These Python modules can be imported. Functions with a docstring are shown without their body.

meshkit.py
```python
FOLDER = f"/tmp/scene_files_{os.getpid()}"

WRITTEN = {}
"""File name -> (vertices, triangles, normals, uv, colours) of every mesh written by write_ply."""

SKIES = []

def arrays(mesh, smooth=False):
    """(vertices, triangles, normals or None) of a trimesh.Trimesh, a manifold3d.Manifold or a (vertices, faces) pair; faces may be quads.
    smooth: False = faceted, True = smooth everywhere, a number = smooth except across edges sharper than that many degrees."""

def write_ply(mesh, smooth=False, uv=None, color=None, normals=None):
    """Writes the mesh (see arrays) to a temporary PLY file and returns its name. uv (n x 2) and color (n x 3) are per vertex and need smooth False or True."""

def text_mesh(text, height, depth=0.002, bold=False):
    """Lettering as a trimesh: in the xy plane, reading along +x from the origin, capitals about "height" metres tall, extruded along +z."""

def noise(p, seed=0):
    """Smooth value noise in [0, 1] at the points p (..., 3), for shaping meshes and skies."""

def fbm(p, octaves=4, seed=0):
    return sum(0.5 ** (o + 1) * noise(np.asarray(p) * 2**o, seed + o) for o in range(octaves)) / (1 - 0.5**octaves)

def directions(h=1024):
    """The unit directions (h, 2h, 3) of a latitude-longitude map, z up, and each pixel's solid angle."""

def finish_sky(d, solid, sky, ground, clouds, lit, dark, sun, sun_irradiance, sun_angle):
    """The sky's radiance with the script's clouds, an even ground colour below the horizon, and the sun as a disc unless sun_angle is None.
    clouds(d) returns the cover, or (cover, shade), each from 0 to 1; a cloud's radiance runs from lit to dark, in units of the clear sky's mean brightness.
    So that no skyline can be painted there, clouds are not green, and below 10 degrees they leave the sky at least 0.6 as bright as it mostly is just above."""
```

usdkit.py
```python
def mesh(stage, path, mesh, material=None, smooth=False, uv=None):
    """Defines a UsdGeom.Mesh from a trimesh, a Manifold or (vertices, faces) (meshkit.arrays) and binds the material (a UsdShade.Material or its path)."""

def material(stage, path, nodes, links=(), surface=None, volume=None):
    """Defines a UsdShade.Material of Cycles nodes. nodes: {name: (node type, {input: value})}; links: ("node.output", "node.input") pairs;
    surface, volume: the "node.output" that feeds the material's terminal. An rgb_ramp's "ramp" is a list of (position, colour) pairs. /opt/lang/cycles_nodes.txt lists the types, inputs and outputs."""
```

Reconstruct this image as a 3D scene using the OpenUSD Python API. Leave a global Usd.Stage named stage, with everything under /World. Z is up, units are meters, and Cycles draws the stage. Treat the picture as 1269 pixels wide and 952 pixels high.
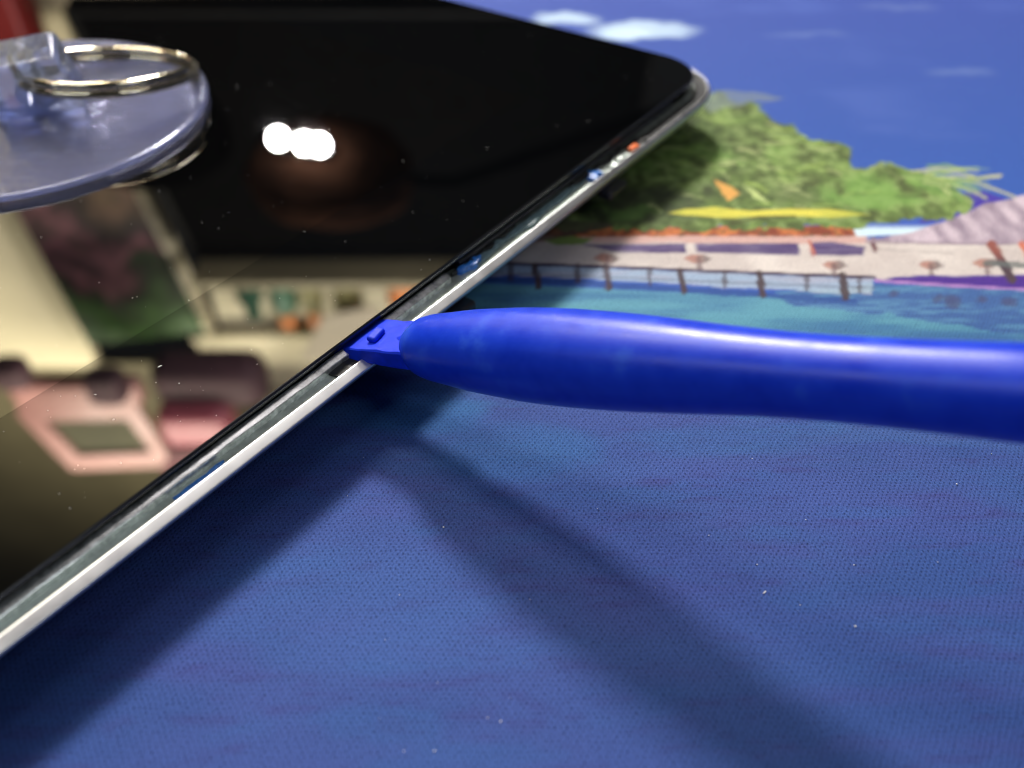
import math, random
import numpy as np, trimesh, usdkit, meshkit, shapely
from shapely.geometry import Polygon, LineString
from manifold3d import Manifold, CrossSection
from pxr import Usd, UsdGeom, UsdLux, UsdShade, Gf, Sdf, Vt

rng = np.random.default_rng(7)
stage = Usd.Stage.CreateInMemory()
UsdGeom.SetStageUpAxis(stage, 'Z')
UsdGeom.SetStageMetersPerUnit(stage, 1.0)
UsdGeom.Xform.Define(stage, '/World')
UsdGeom.Scope.Define(stage, '/World/Looks')
MM = 1e-3

# ---------------------------------------------------------------- camera
PITCH = math.atan(982 / 1080)            # degrees below the horizontal: 42.3
HC, FPX, CX, CY = .070, 1080.0, 634.5, 476.0
cam = UsdGeom.Camera.Define(stage, '/World/camera')
cam.AddTranslateOp().Set(Gf.Vec3d(0, 0, HC))
cam.AddRotateXOp().Set(90 - math.degrees(PITCH))
cam.CreateFocalLengthAttr(4.15)
cam.CreateHorizontalApertureAttr(4.15 * 1269 / FPX)
cam.CreateVerticalApertureAttr(4.15 * 952 / FPX)
cam.CreateClippingRangeAttr(Gf.Vec2f(.004, 50))
cam.CreateFStopAttr(2.3)
cam.CreateFocusDistanceAttr(.092)
cam.CreateExposureAttr(0.0)


def ray(x, y):
    dx, dy = (x - CX) / FPX, (y - CY) / FPX
    return np.array([dx, math.cos(PITCH) - dy * math.sin(PITCH), -math.sin(PITCH) - dy * math.cos(PITCH)])


def at(x, y, z):
    """The point at height z that was measured at this place of the photograph."""
    r = ray(x, y)
    return np.array([0, 0, HC]) + r * (z - HC) / r[2]


ZG = .010                                 # top of the glass


def mir(x, y, Y):
    """The point at distance Y whose reflection in the glass was measured there."""
    g, r = at(x, y, ZG), ray(x, y) * [1, 1, -1]
    return g + r * (Y - g[1]) / r[1]


def mat(name, nodes, links=(), surface='p.BSDF', volume=None):
    return usdkit.material(stage, '/World/Looks/' + name, nodes, links, surface=surface, volume=volume)


def lin(r, g, b):
    c = np.array([r, g, b], float) / 255
    return np.where(c <= .04045, c / 12.92, ((c + .055) / 1.055) ** 2.4)


# ---------------------------------------------------------------- light
dome_m = mat('room_ambient', {'b': ('background_shader', {'color': (.95, .97, 1.0), 'strength': .03})}, surface='b.background')
dome = UsdLux.DomeLight.Define(stage, '/World/room_light')
UsdShade.MaterialBindingAPI.Apply(dome.GetPrim()).Bind(dome_m)


def look_at(prim, pos, target, up=(0, 0, 1)):
    pos, target = np.array(pos, float), np.array(target, float)
    z = pos - target
    z /= np.linalg.norm(z)
    x = np.cross(up, z)
    x /= np.linalg.norm(x)
    y = np.cross(z, x)
    m = np.eye(4)
    m[0, :3], m[1, :3], m[2, :3], m[3, :3] = x, y, z, pos
    UsdGeom.Xformable(prim).AddTransformOp().Set(Gf.Matrix4d(m.tolist()))


def rect_lamp(name, pos, target, w, h, intensity, color, up=(0, 0, 1)):
    l = UsdLux.RectLight.Define(stage, '/World/' + name)
    l.CreateWidthAttr(w)
    l.CreateHeightAttr(h)
    l.CreateIntensityAttr(intensity)
    l.CreateColorAttr(Gf.Vec3f(*color))
    look_at(l, pos, target, up)
    return l


# two rows of tubes over the bench, an added lamp brightening the shelf, and the three bulbs of the bench lamp
rect_lamp('tube_light', (-.98, -.42, .95), (-.3, .08, 0), .44, .05, 20, (.90, .96, 1.0), (0, 1, 0))
rect_lamp('tube_light_001', (-.46, -.42, .95), (-.1, .08, 0), .44, .05, 20, (.90, .96, 1.0), (0, 1, 0))
rect_lamp('tube_light_002', (.75, -.42, .95), (.2, .08, 0), .70, .07, 13, (.92, .97, 1.0), (0, 1, 0))
rect_lamp('tube_light_003', (-.50, .27, .95), (-.1, .08, 0), .75, .05, 9, (1.0, .80, .84), (0, 1, 0))
rect_lamp('tube_light_004', (.30, .27, .95), (.1, .08, 0), .50, .05, 7, (1.0, .90, .90), (0, 1, 0))
rect_lamp('added_shelf_fill', (-.55, .70, 1.15), (-.55, 1.15, .72), .60, .14, 140, (1.0, .93, .74), (0, 1, 0))  # added to brighten the cream shelf, not a known lamp of the bench
BULBS = [(345, 172), (377, 178), (396, 180)]                    # bench lamp
BULBS_2 = [(96, 116), (128, 119)]                               # added second lamp behind the suction cup, for its glints
LAMP_Y = .66
KEY_GLOBES = [(-.098, .70, .605)]                    # added key lamp shaping the shadows, kept out of the mirrored view
for i, q in enumerate(BULBS + BULBS_2):
    s = UsdLux.SphereLight.Define(stage, '/World/bulb_light' + ('_%03d' % i if i else ''))
    s.CreateRadiusAttr(.0072 if i < 3 else .007)
    s.CreateIntensityAttr(230 if i < 3 else 160)
    s.CreateColorAttr(Gf.Vec3f(1.0, .955, .93))
    s.AddTranslateOp().Set(Gf.Vec3d(*map(float, mir(*q, LAMP_Y))))
for i, q in enumerate(KEY_GLOBES):
    s = UsdLux.SphereLight.Define(stage, '/World/added_key_light' + ('_%03d' % i if i else ''))
    s.CreateRadiusAttr(.068)
    s.CreateIntensityAttr(190)
    s.CreateColorAttr(Gf.Vec3f(1.0, .955, .93))
    s.AddTranslateOp().Set(Gf.Vec3d(*q))

# ---------------------------------------------------------------- helpers
USED = {}


def numbered(parent, name):
    k = USED.get((parent, name), -1) + 1
    USED[(parent, name)] = k
    return name if k == 0 else f'{name}_{k:03d}'


def tag(prim, label=None, cat=None, group=None, kind=None):
    p = prim.GetPrim() if hasattr(prim, 'GetPrim') else prim
    for k, v in (('label', label), ('category', cat), ('group', group), ('kind', kind)):
        if v:
            p.SetCustomDataByKey(k, v)
    return p


def thing(name, label, cat, loc=(0, 0, 0), group=None):
    x = UsdGeom.Xform.Define(stage, '/World/' + numbered('/World', name))
    x.AddTranslateOp().Set(Gf.Vec3d(*map(float, loc)))
    x.GetPrim().SetCustomDataByKey('loc', '')
    x.GetPrim().ClearCustomDataByKey('loc')
    LOC[str(x.GetPath())] = np.array(loc, float)
    tag(x, label, cat, group)
    return x


LOC = {}


def obj(name, mesh, m, parent=None, smooth=35, label=None, kind=None):
    """One Mesh prim; the mesh is given in world coordinates."""
    up = str(parent.GetPath()) if parent is not None else '/World'
    off = np.zeros(3)
    for k, v in LOC.items():
        if up == k or up.startswith(k + '/'):
            off = v
    if hasattr(mesh, 'to_mesh'):
        mm = mesh.to_mesh()
        mesh = trimesh.Trimesh(np.array(mm.vert_properties)[:, :3], np.array(mm.tri_verts), process=False)
    mesh = mesh.copy()
    mesh.apply_translation(-off)
    p = usdkit.mesh(stage, up + '/' + numbered(up, name), mesh, m, smooth=smooth)
    tag(p, label, kind=kind)
    return p


def grid_mesh(rows, close_u=True, cap=True):
    """Rings of equally many points (rows x n x 3) joined into one skin."""
    P = np.asarray(rows, float)
    r, n = P.shape[:2]
    i, j = np.meshgrid(np.arange(r - 1), np.arange(n if close_u else n - 1), indexing='ij')
    k = (j + 1) % n
    q = np.stack([i * n + j, i * n + k, (i + 1) * n + k, (i + 1) * n + j], -1).reshape(-1, 4)
    f = np.vstack([q[:, [0, 1, 2]], q[:, [0, 2, 3]]])
    v = P.reshape(-1, 3)
    if cap:
        a, b = len(v), len(v) + 1
        v = np.vstack([v, P[0].mean(0), P[-1].mean(0)])
        jj = np.arange(n if close_u else n - 1)
        kk = (jj + 1) % n
        f = np.vstack([f, np.stack([np.full(len(jj), a), kk, jj], 1), np.stack([np.full(len(jj), b), (r - 1) * n + jj, (r - 1) * n + kk], 1)])
    m = trimesh.Trimesh(v, f, process=False)
    if m.volume < 0:
        m.invert()
    return m


def tube(path, r, n=12, cap=True):
    p = np.asarray(path, float)
    t = np.gradient(p, axis=0)
    t /= np.linalg.norm(t, axis=1, keepdims=True)
    up = np.array([0, 0, 1.0]) if abs(t[0, 2]) < .9 else np.array([1.0, 0, 0])
    a = np.cross(t, up)
    a /= np.linalg.norm(a, axis=1, keepdims=True)
    b = np.cross(t, a)
    th = np.linspace(0, 2 * np.pi, n, endpoint=False)
    r = np.broadcast_to(r, (len(p),))
    rows = p[:, None] + r[:, None, None] * (np.cos(th)[None, :, None] * a[:, None] + np.sin(th)[None, :, None] * b[:, None])
    return grid_mesh(rows, True, cap)


def lathe(profile, n=64, centre=(0, 0, 0)):
    th = np.linspace(0, 2 * np.pi, n, endpoint=False)
    rows = [np.stack([r * np.cos(th), r * np.sin(th), np.full(n, z)], 1) for r, z in profile]
    m = grid_mesh(rows)
    m.apply_translation(centre)
    return m


def slab(quad, thick, chamfer=0.0):
    """A plate: four corners of its front, thickened away from the bench."""
    q = np.asarray(quad, float)
    nrm = np.cross(q[1] - q[0], q[3] - q[0])
    nrm /= np.linalg.norm(nrm)
    if nrm[1] < 0:
        nrm = -nrm
    return trimesh.convex.convex_hull(np.vstack([q, q + nrm * thick]))


def rbox(size, r, at_=(0, 0, 0), rot=None, seg=10):
    """A box with rounded edges."""
    sx, sy, sz = (s / 2 - r for s in size)
    sp = Manifold.sphere(r, seg * 2)
    m = Manifold.batch_hull([sp.translate((a * sx, b * sy, c * sz)) for a in (-1, 1) for b in (-1, 1) for c in (-1, 1)])
    mm = m.to_mesh()
    t = trimesh.Trimesh(np.array(mm.vert_properties)[:, :3], np.array(mm.tri_verts))
    if rot is not None:
        t.apply_transform(rot)
    t.apply_translation(at_)
    return t


# ---------------------------------------------------------------- materials
NOISE = ('noise_texture', {'scale': 900, 'detail': 4, 'roughness': .6})
GEO = ('geometry', {})


def plain(name, color, rough=.5, metallic=0., scale=0., amount=.15, bump=0., **kw):
    """A material whose colour and gloss vary a little over the surface."""
    color = np.asarray(color, float)
    n = {'g': GEO, 'n': ('noise_texture', {'scale': scale or 60, 'detail': 5, 'roughness': .6}),
         'r': ('rgb_ramp', {'ramp': [(.25, tuple(color * (1 - amount))), (.75, tuple(np.minimum(color * (1 + amount), 1)))]}),
         'm': ('map_range', {'from_min': .3, 'from_max': .7, 'to_min': max(rough - .06, .01), 'to_max': rough + .06}),
         'p': ('principled_bsdf', {'metallic': metallic, **kw})}
    l = [('g.position', 'n.vector'), ('n.fac', 'r.fac'), ('r.color', 'p.base_color'), ('n.fac', 'm.value'), ('m.result', 'p.roughness')]
    if bump:
        n['b'] = ('bump', {'strength': .4, 'distance': bump})
        l += [('n.fac', 'b.height'), ('b.normal', 'p.normal')]
    return mat(name, n, l)


def glass_look(name, ior, col, smear):
    # black glass with faint finger smears in its gloss
    return mat(name, {'g': GEO, 'n': ('noise_texture', {'scale': 120, 'detail': 6, 'roughness': .65, 'distortion': 1.2}),
                      'm': ('map_range', {'from_min': .45, 'from_max': .75, 'to_min': .012, 'to_max': smear, 'clamp': True}),
                      'p': ('principled_bsdf', {'base_color': col, 'ior': ior})},
               [('g.position', 'n.vector'), ('n.fac', 'm.value'), ('m.result', 'p.roughness')])


M = {}
M['bezel_glass'] = glass_look('black_bezel_glass', 1.95, (.0012, .0014, .0018), .03)
M['display_glass'] = glass_look('black_display_glass', 2.45, (.0012, .0012, .0014), .03)
M['glass_edge'] = plain('dark_glass_edge', (.012, .013, .015), .18)
M['aluminium'] = plain('satin_aluminium', (.68, .69, .70), .42, 1.0, 300, .03)
M['back_aluminium'] = plain('anodised_back_shell', (.50, .51, .53), .40, 1.0, 300, .04)
M['ledge'] = plain('adhesive_stained_ledge', lin(176, 186, 180), .50, .75, 700, .35, .00008)
M['lip'] = plain('pale_plastic_lip', (.80, .84, .84), .26, .9, 900, .12)
M['gasket'] = plain('black_gasket', (.008, .009, .010), .5, 0, 900, .3, .00005)
M['black_rubber'] = plain('black_button_plastic', (.012, .012, .014), .45, 0, 900, .2)
M['tape_grey'] = plain('grey_blue_adhesive', lin(96, 118, 124), .35, 0, 1500, .35, .0001)
M['tape_blue'] = plain('blue_adhesive_film', lin(45, 110, 190), .3, 0, 2500, .4, .0001)
M['orange_flex'] = plain('orange_flex_cable', lin(225, 110, 50), .4, 0, 2500, .2)
M['blue_plastic'] = mat('blue_nylon_plastic', {
    'g': GEO, 'n': ('noise_texture', {'scale': 220, 'detail': 5, 'roughness': .6}), 'f': ('noise_texture', {'scale': 4200, 'detail': 2, 'roughness': .5}),
    'r': ('rgb_ramp', {'ramp': [(.30, tuple(lin(8, 48, 192))), (.58, tuple(lin(14, 60, 206))), (.78, tuple(lin(44, 92, 216)))]}),
    'm': ('map_range', {'from_min': .3, 'from_max': .7, 'to_min': .28, 'to_max': .42}),
    'b': ('bump', {'strength': .25, 'distance': .00004}),
    'p': ('principled_bsdf', {'subsurface_weight': .12, 'subsurface_scale': .0015, 'subsurface_radius': (.2, .4, 1.0), 'ior': 1.42, 'specular_ior_level': .5})},
    [('g.position', 'n.vector'), ('g.position', 'f.vector'), ('n.fac', 'r.fac'), ('r.color', 'p.base_color'), ('n.fac', 'm.value'), ('m.result', 'p.roughness'), ('f.fac', 'b.height'), ('b.normal', 'p.normal')])
M['blade_plastic'] = plain('scuffed_blue_plastic', lin(10, 50, 212), .55, 0, 900, .25, .00006, specular_ior_level=.2)
M['steel'] = plain('nickel_plated_steel', (.80, .73, .56), .12, 1.0, 1200, .06)


def vinyl(name, tint, milk, rough):
    return mat(name, {'g': GEO, 'n': ('noise_texture', {'scale': 260, 'detail': 4, 'roughness': .55}),
                      'b': ('bump', {'strength': .35, 'distance': .0004}),
                      'k': ('glass_bsdf', {'color': tint, 'roughness': rough, 'IOR': 1.42}),
                      'd': ('diffuse_bsdf', {'color': tuple(np.array(tint) * .85)}),
                      't': ('translucent_bsdf', {'color': tuple(np.array(tint) * .9)}),
                      'dt': ('mix_closure', {'fac': .5}), 'x': ('mix_closure', {'fac': milk})},
               [('g.position', 'n.vector'), ('n.fac', 'b.height'), ('b.normal', 'k.normal'), ('d.BSDF', 'dt.closure1'), ('t.BSDF', 'dt.closure2'),
                ('k.BSDF', 'x.closure1'), ('dt.closure', 'x.closure2')], surface='x.closure')


M['vinyl'] = vinyl('clear_lilac_vinyl', (.80, .83, 1.0), .08, .16)
M['vinyl_block'] = vinyl('frosted_blue_vinyl', (.86, .90, 1.0), .07, .10)
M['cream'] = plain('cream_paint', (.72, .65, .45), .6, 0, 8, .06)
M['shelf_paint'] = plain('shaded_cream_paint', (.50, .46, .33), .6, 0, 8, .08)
M['olive'] = plain('olive_paint', (.20, .175, .105), .6, 0, 6, .2)
M['black_plastic'] = plain('black_monitor_plastic', (.003, .003, .003), .7, 0, 40, .2, specular_ior_level=.05)
M['screen_matt'] = plain('matt_black_screen', (.0015, .0015, .0015), .8, 0, 40, .2, specular_ior_level=.0)
M['pink'] = plain('rose_pink_plastic', lin(150, 106, 102), .4, 0, 20, .1)
M['mauve'] = plain('mauve_plastic', lin(150, 75, 88), .45, 0, 20, .2)
M['mauve_dark'] = plain('dark_mauve_cloth', lin(88, 52, 58), .8, 0, 14, .35)
M['plum'] = plain('dark_plum_cloth', lin(62, 36, 44), .8, 0, 30, .3)
M['red'] = plain('red_plastic', lin(110, 18, 16), .5, 0, 20, .1)
M['orange'] = plain('orange_plastic', lin(215, 130, 70), .5, 0, 30, .1)
M['jar_green'] = plain('green_bottle', lin(60, 105, 80), .3, 0, 30, .2)
M['jar_olive'] = plain('olive_bottle', lin(130, 125, 80), .4, 0, 30, .2)
M['arm_black'] = plain('matt_black_arm', (.0006, .0006, .0006), .9, 0, 40, .2, specular_ior_level=.0)
M['brown'] = plain('brown_glow_body', (.014, .0066, .004), .8, 0, 9, .5, specular_ior_level=.0)
M['grey'] = plain('warm_grey_card', lin(150, 140, 122), .7, 0, 20, .08)
M['mirror'] = plain('dark_mirror', (.07, .068, .045), .7, 0, 8, .2, specular_ior_level=.1)
M['wood'] = plain('desk_laminate', (.30, .28, .25), .5, 0, 20, .15)
M['lint'] = plain('white_lint', (.75, .75, .75), .8)

# ---------------------------------------------------------------- the setting: desk and printed cloth mat
desk = obj('desk', trimesh.creation.box(bounds=[[-.9, -.35, -.04], [.9, 1.1, -.0032]]), M['wood'], smooth=False)
tag(desk, kind='structure')


def axis(lo, a, b, hi, step):
    fine = np.arange(a, b, step)
    left = a - np.cumsum(np.geomspace(step, .02, 30))
    right = fine[-1] + np.cumsum(np.geomspace(step, .02, 30))
    return np.concatenate([[lo], left[left > lo + .002][::-1], fine, right[right < hi - .002], [hi]])


gx, gy = axis(-.42, -.055, .128, .42, .00042), axis(-.12, .024, .222, .40, .00042)
X, Y = np.meshgrid(gx, gy)
Pm = np.stack([X, Y, np.zeros_like(X)], -1).reshape(-1, 3)


def print_coords(P):
    """Coordinates of the printed picture in which its drawing was measured, from points of the mat."""
    d = P - [0, 0, HC]
    fw = np.maximum(d[:, 1] * math.cos(PITCH) - d[:, 2] * math.sin(PITCH), .012)
    dn = -d[:, 1] * math.sin(PITCH) - d[:, 2] * math.cos(PITCH)
    return CX + FPX * d[:, 0] / fw, CY + FPX * dn / fw


tx, ty = print_coords(Pm)
mmx, mmy = Pm[:, 0] * 1e3, Pm[:, 1] * 1e3


def fb(sx, sy, seed, octaves=4, at_=slice(None)):
    return meshkit.fbm(np.stack([mmx[at_] / sx, mmy[at_] / sy, np.zeros_like(mmx[at_]) + seed * 7.3], -1), octaves, seed)


def sm(a, b, x):
    t = np.clip((x - a) / (b - a), 0, 1)
    return t * t * (3 - 2 * t)


n_big, n_mid, n_fine, n_st, n_st2 = fb(22, 12, 1), fb(6, 4, 2), fb(1.15, 1.5, 3), fb(14, 2.2, 4), fb(5, .8, 5)
col = np.zeros((len(Pm), 3))


def put(mask, c):
    global col
    mask = np.clip(mask, 0, 1)[:, None]
    col = col * (1 - mask) + np.asarray(c) * mask


def mixc(a, b, t):
    t = np.clip(t, 0, 1)[:, None]
    return np.asarray(a) * (1 - t) + np.asarray(b) * t


def dist_in(poly, wob=0.0, seed=11):
    """Soft membership (0 to 1 over about 2 px) of a measured outline, its edge roughened by noise."""
    g = Polygon(poly)
    x0, y0, x1, y1 = g.buffer(25 + wob).bounds
    near = (tx > x0) & (tx < x1) & (ty > y0) & (ty < y1)
    out = np.zeros(len(tx))
    if near.any():
        w = (fb(2.6, 3.0, seed, 4, near) - .5) * 2 * wob
        pts = shapely.points(tx[near], ty[near])
        inside = shapely.contains(g, pts)
        d = shapely.distance(g.exterior, pts) * np.where(inside, 1, -1)
        out[near] = sm(-1.2, 1.2, d + w)
    return out


def stroke(line, w, wob=0.0, seed=12):
    g = LineString(line)
    x0, y0, x1, y1 = g.buffer(20).bounds
    near = (tx > x0) & (tx < x1) & (ty > y0) & (ty < y1)
    out = np.zeros(len(tx))
    if near.any():
        d = shapely.distance(g, shapely.points(tx[near], ty[near])) + (fb(1.6, 1.6, seed, 3, near) - .5) * 2 * wob
        out[near] = sm(w / 2 + .9, w / 2 - .9, d)
    return out


# sky
put(np.ones(len(tx)), mixc(lin(50, 74, 154), lin(46, 86, 168), (ty - 10) / 230))
put(.35 * sm(.5, .75, n_big), lin(72, 98, 176))
for cx_, cy_, rx, ry in ((702, 24, 46, 9), (798, 38, 74, 12), (775, 43, 40, 8), (1110, 8, 60, 5), (1190, 90, 50, 6), (1000, 42, 60, 4)):
    e = ((tx - cx_) / rx) ** 2 + ((ty - cy_ + (n_mid - .5) * 16) / ry) ** 2
    put((.68 if cx_ < 900 else .07) * sm(1.25, .1, e), lin(190, 216, 232))
# water below the shore
put(sm(350, 356, ty - (tx - 640) * .045), mixc(lin(84, 146, 168), lin(62, 116, 156), sm(.35, .65, n_st)))
water = sm(395, 470, ty)
put(water, mixc(lin(58, 86, 152), lin(72, 92, 162), sm(.3, .7, n_big)))
put(water * .55 * sm(.46, .62, n_st) * sm(600, 480, ty), lin(66, 130, 180))
put(water * .36 * sm(.50, .68, n_st), lin(76, 84, 156))
put(water * .30 * sm(.54, .70, n_st2), lin(66, 56, 122))
put(water * .35 * sm(.52, .70, fb(9, 2.5, 9)), lin(60, 102, 168))
for cx_, cy_, rx, ry, k in ((640, 560, 120, 40, .5), (720, 585, 120, 18, .35), (520, 505, 90, 38, .65), (880, 545, 130, 22, .3), (430, 760, 190, 90, .35), (600, 790, 170, 50, .25), (980, 800, 240, 70, .25)):
    e = ((tx - cx_) / rx) ** 2 + ((ty - cy_) / ry) ** 2 + (n_mid - .5) * 1.2
    put(k * sm(1.3, .2, e), lin(56, 112, 172) if cy_ < 570 else lin(68, 106, 174))
# rippled blue water to the right of the jetty, dark line of the jetty's foot
put(dist_in([(960, 362), (1100, 352), (1290, 356), (1290, 420), (1120, 392), (985, 378)], 6, 21), mixc(lin(58, 94, 152), lin(76, 124, 166), sm(.4, .62, n_st2)))
put(stroke([(560, 344), (720, 351), (900, 363), (1060, 374)], 7, 3, 22) * .85, lin(40, 74, 142))
# beach
put(dist_in([(600, 296), (720, 296), (900, 300), (1100, 296), (1290, 296), (1290, 352), (1090, 348), (1085, 344), (640, 326), (560, 320)], 1.5, 23), mixc(lin(188, 178, 174), lin(208, 200, 194), sm(.3, .7, n_mid)))
put(dist_in([(560, 320), (640, 328), (1082, 345), (1080, 366), (900, 356), (720, 345), (560, 340)], 3, 24) * .62, mixc(lin(176, 196, 204), lin(190, 190, 190), sm(.4, .6, n_st)))
put(dist_in([(620, 306), (700, 300), (830, 302), (830, 330), (640, 326), (590, 322)], 5, 25) * .35, lin(170, 160, 158))
# path, walls and hedge
put(dist_in([(650, 282), (860, 287), (1075, 290), (1075, 302), (860, 301), (690, 300), (640, 300)], 2, 26), lin(196, 160, 152))
for w in ([(722, 303), (850, 302), (850, 314), (760, 312)], [(861, 302), (990, 301), (992, 317), (863, 313)], [(1003, 301), (1030, 299), (1072, 306), (1070, 317), (1006, 316)]):
    put(dist_in(w, 1.2, 27), mixc(lin(82, 66, 112), lin(104, 92, 128), sm(.4, .6, n_st2)))
put(stroke([(1003, 300), (1009, 317)], 4, 1), lin(178, 96, 76))
put(stroke([(1082, 298), (1084, 310)], 7, 2), lin(110, 80, 84))
put(dist_in([(690, 279), (860, 281), (1055, 279), (1066, 287), (1058, 293), (860, 292), (690, 294), (660, 288)], 2.5, 28), mixc(lin(128, 62, 44), lin(198, 116, 62), sm(.35, .65, fb(1.3, 1.6, 29))))
put(.6 * dist_in([(690, 279), (1060, 281), (1058, 293), (690, 294)], 2) * sm(.56, .66, fb(1.0, 1.3, 30)), lin(88, 84, 58))
# far water and hut roof
put(dist_in([(1055, 276), (1150, 272), (1290, 262), (1290, 290), (1062, 292)], 2, 31), mixc(lin(56, 88, 178), lin(196, 222, 234), sm(277, 286, ty)))
put(dist_in([(1140, 276), (1160, 246), (1215, 236), (1245, 246), (1210, 268)], 3, 32), lin(66, 52, 158))
put(dist_in([(1070, 299), (1130, 288), (1180, 270), (1225, 252), (1290, 238), (1290, 303), (1180, 303)], 2.5, 33), mixc(lin(140, 124, 142), lin(196, 180, 192), sm(.3, .7, fb(1.8, 5, 34))))
put(stroke([(1075, 300), (1180, 302), (1290, 303)], 3, 2) * .6, lin(128, 108, 124))
# trees
tree = dist_in([(640, 286), (700, 250), (760, 200), (815, 150), (845, 115), (880, 112), (935, 128), (962, 148), (985, 152), (995, 170), (1040, 174), (1056, 190), (1052, 208), (1100, 206), (1150, 212), (1196, 240), (1206, 258), (1170, 272), (1060, 280), (860, 283), (720, 284)], 13, 35)
leaf = fb(2.6, 3.6, 36, 5)
leafc = mixc(lin(84, 98, 54), lin(106, 132, 66), sm(.3, .6, leaf))
leafc = leafc * (1 - .7 * sm(.46, .74, leaf))[:, None] + lin(130, 160, 80) * (.7 * sm(.46, .74, leaf))[:, None]
leafc = leafc * (1 - .6 * sm(.5, .66, n_fine))[:, None] + lin(140, 164, 96) * (.6 * sm(.5, .66, n_fine))[:, None]
leafc = leafc * (1 - .45 * sm(.48, .34, n_fine))[:, None] + lin(70, 84, 48) * (.45 * sm(.48, .34, n_fine))[:, None]
leafc = leafc * (.66 + .5 * n_big + .12 * (n_mid - .5))[:, None]
put(tree, leafc)
for c_, k in (((852, 160, 40, 22), .25), ((800, 256, 85, 26), .75), ((870, 235, 60, 18), .4), ((985, 240, 60, 14), .35)):
    e = ((tx - c_[0]) / c_[2]) ** 2 + ((ty - c_[1]) / c_[3]) ** 2 + (n_mid - .5) * 1.6
    put(tree * k * sm(1.2, .3, e), lin(50, 54, 46))
for c_, k in (((760, 205, 60, 22), .5), ((1080, 235, 90, 26), .6), ((900, 190, 80, 14), .35), ((770, 262, 50, 12), .4)):
    e = ((tx - c_[0]) / c_[2]) ** 2 + ((ty - c_[1]) / c_[3]) ** 2 + (n_mid - .5) * 1.6
    put(tree * k * sm(1.2, .3, e) * sm(.35, .6, leaf), lin(112, 158, 70))
put(.6 * dist_in([(862, 118), (900, 112), (962, 118), (985, 123), (930, 127), (880, 140)], 4, 37), lin(112, 126, 130))
r5 = np.random.default_rng(5)
for k in range(120):      # fronds
    x0, y0 = r5.uniform(800, 1130), r5.uniform(140, 262)
    L, dr = r5.uniform(12, 34), r5.uniform(-6, 11)
    put(tree * r5.uniform(.35, .7) * stroke([(x0, y0), (x0 + L * .5, y0 + dr * .2), (x0 + L, y0 + dr)], r5.uniform(1.2, 3.2), 1.4, 40 + k % 7), [lin(150, 178, 84), lin(72, 92, 50), lin(170, 184, 120)][k % 3])
for a in ([(1150, 214), (1185, 210), (1214, 222)], [(1160, 222), (1205, 224), (1258, 244)], [(1165, 228), (1200, 232), (1222, 246)], [(1160, 232), (1190, 240), (1204, 252)], [(1200, 222), (1240, 218)], [(1150, 206), (1172, 204), (1196, 212)]):
    put(.8 * stroke(a, 3.4, 1.8, 51), mixc(lin(104, 148, 72), lin(186, 186, 130), sm(1170, 1240, tx)))
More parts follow.
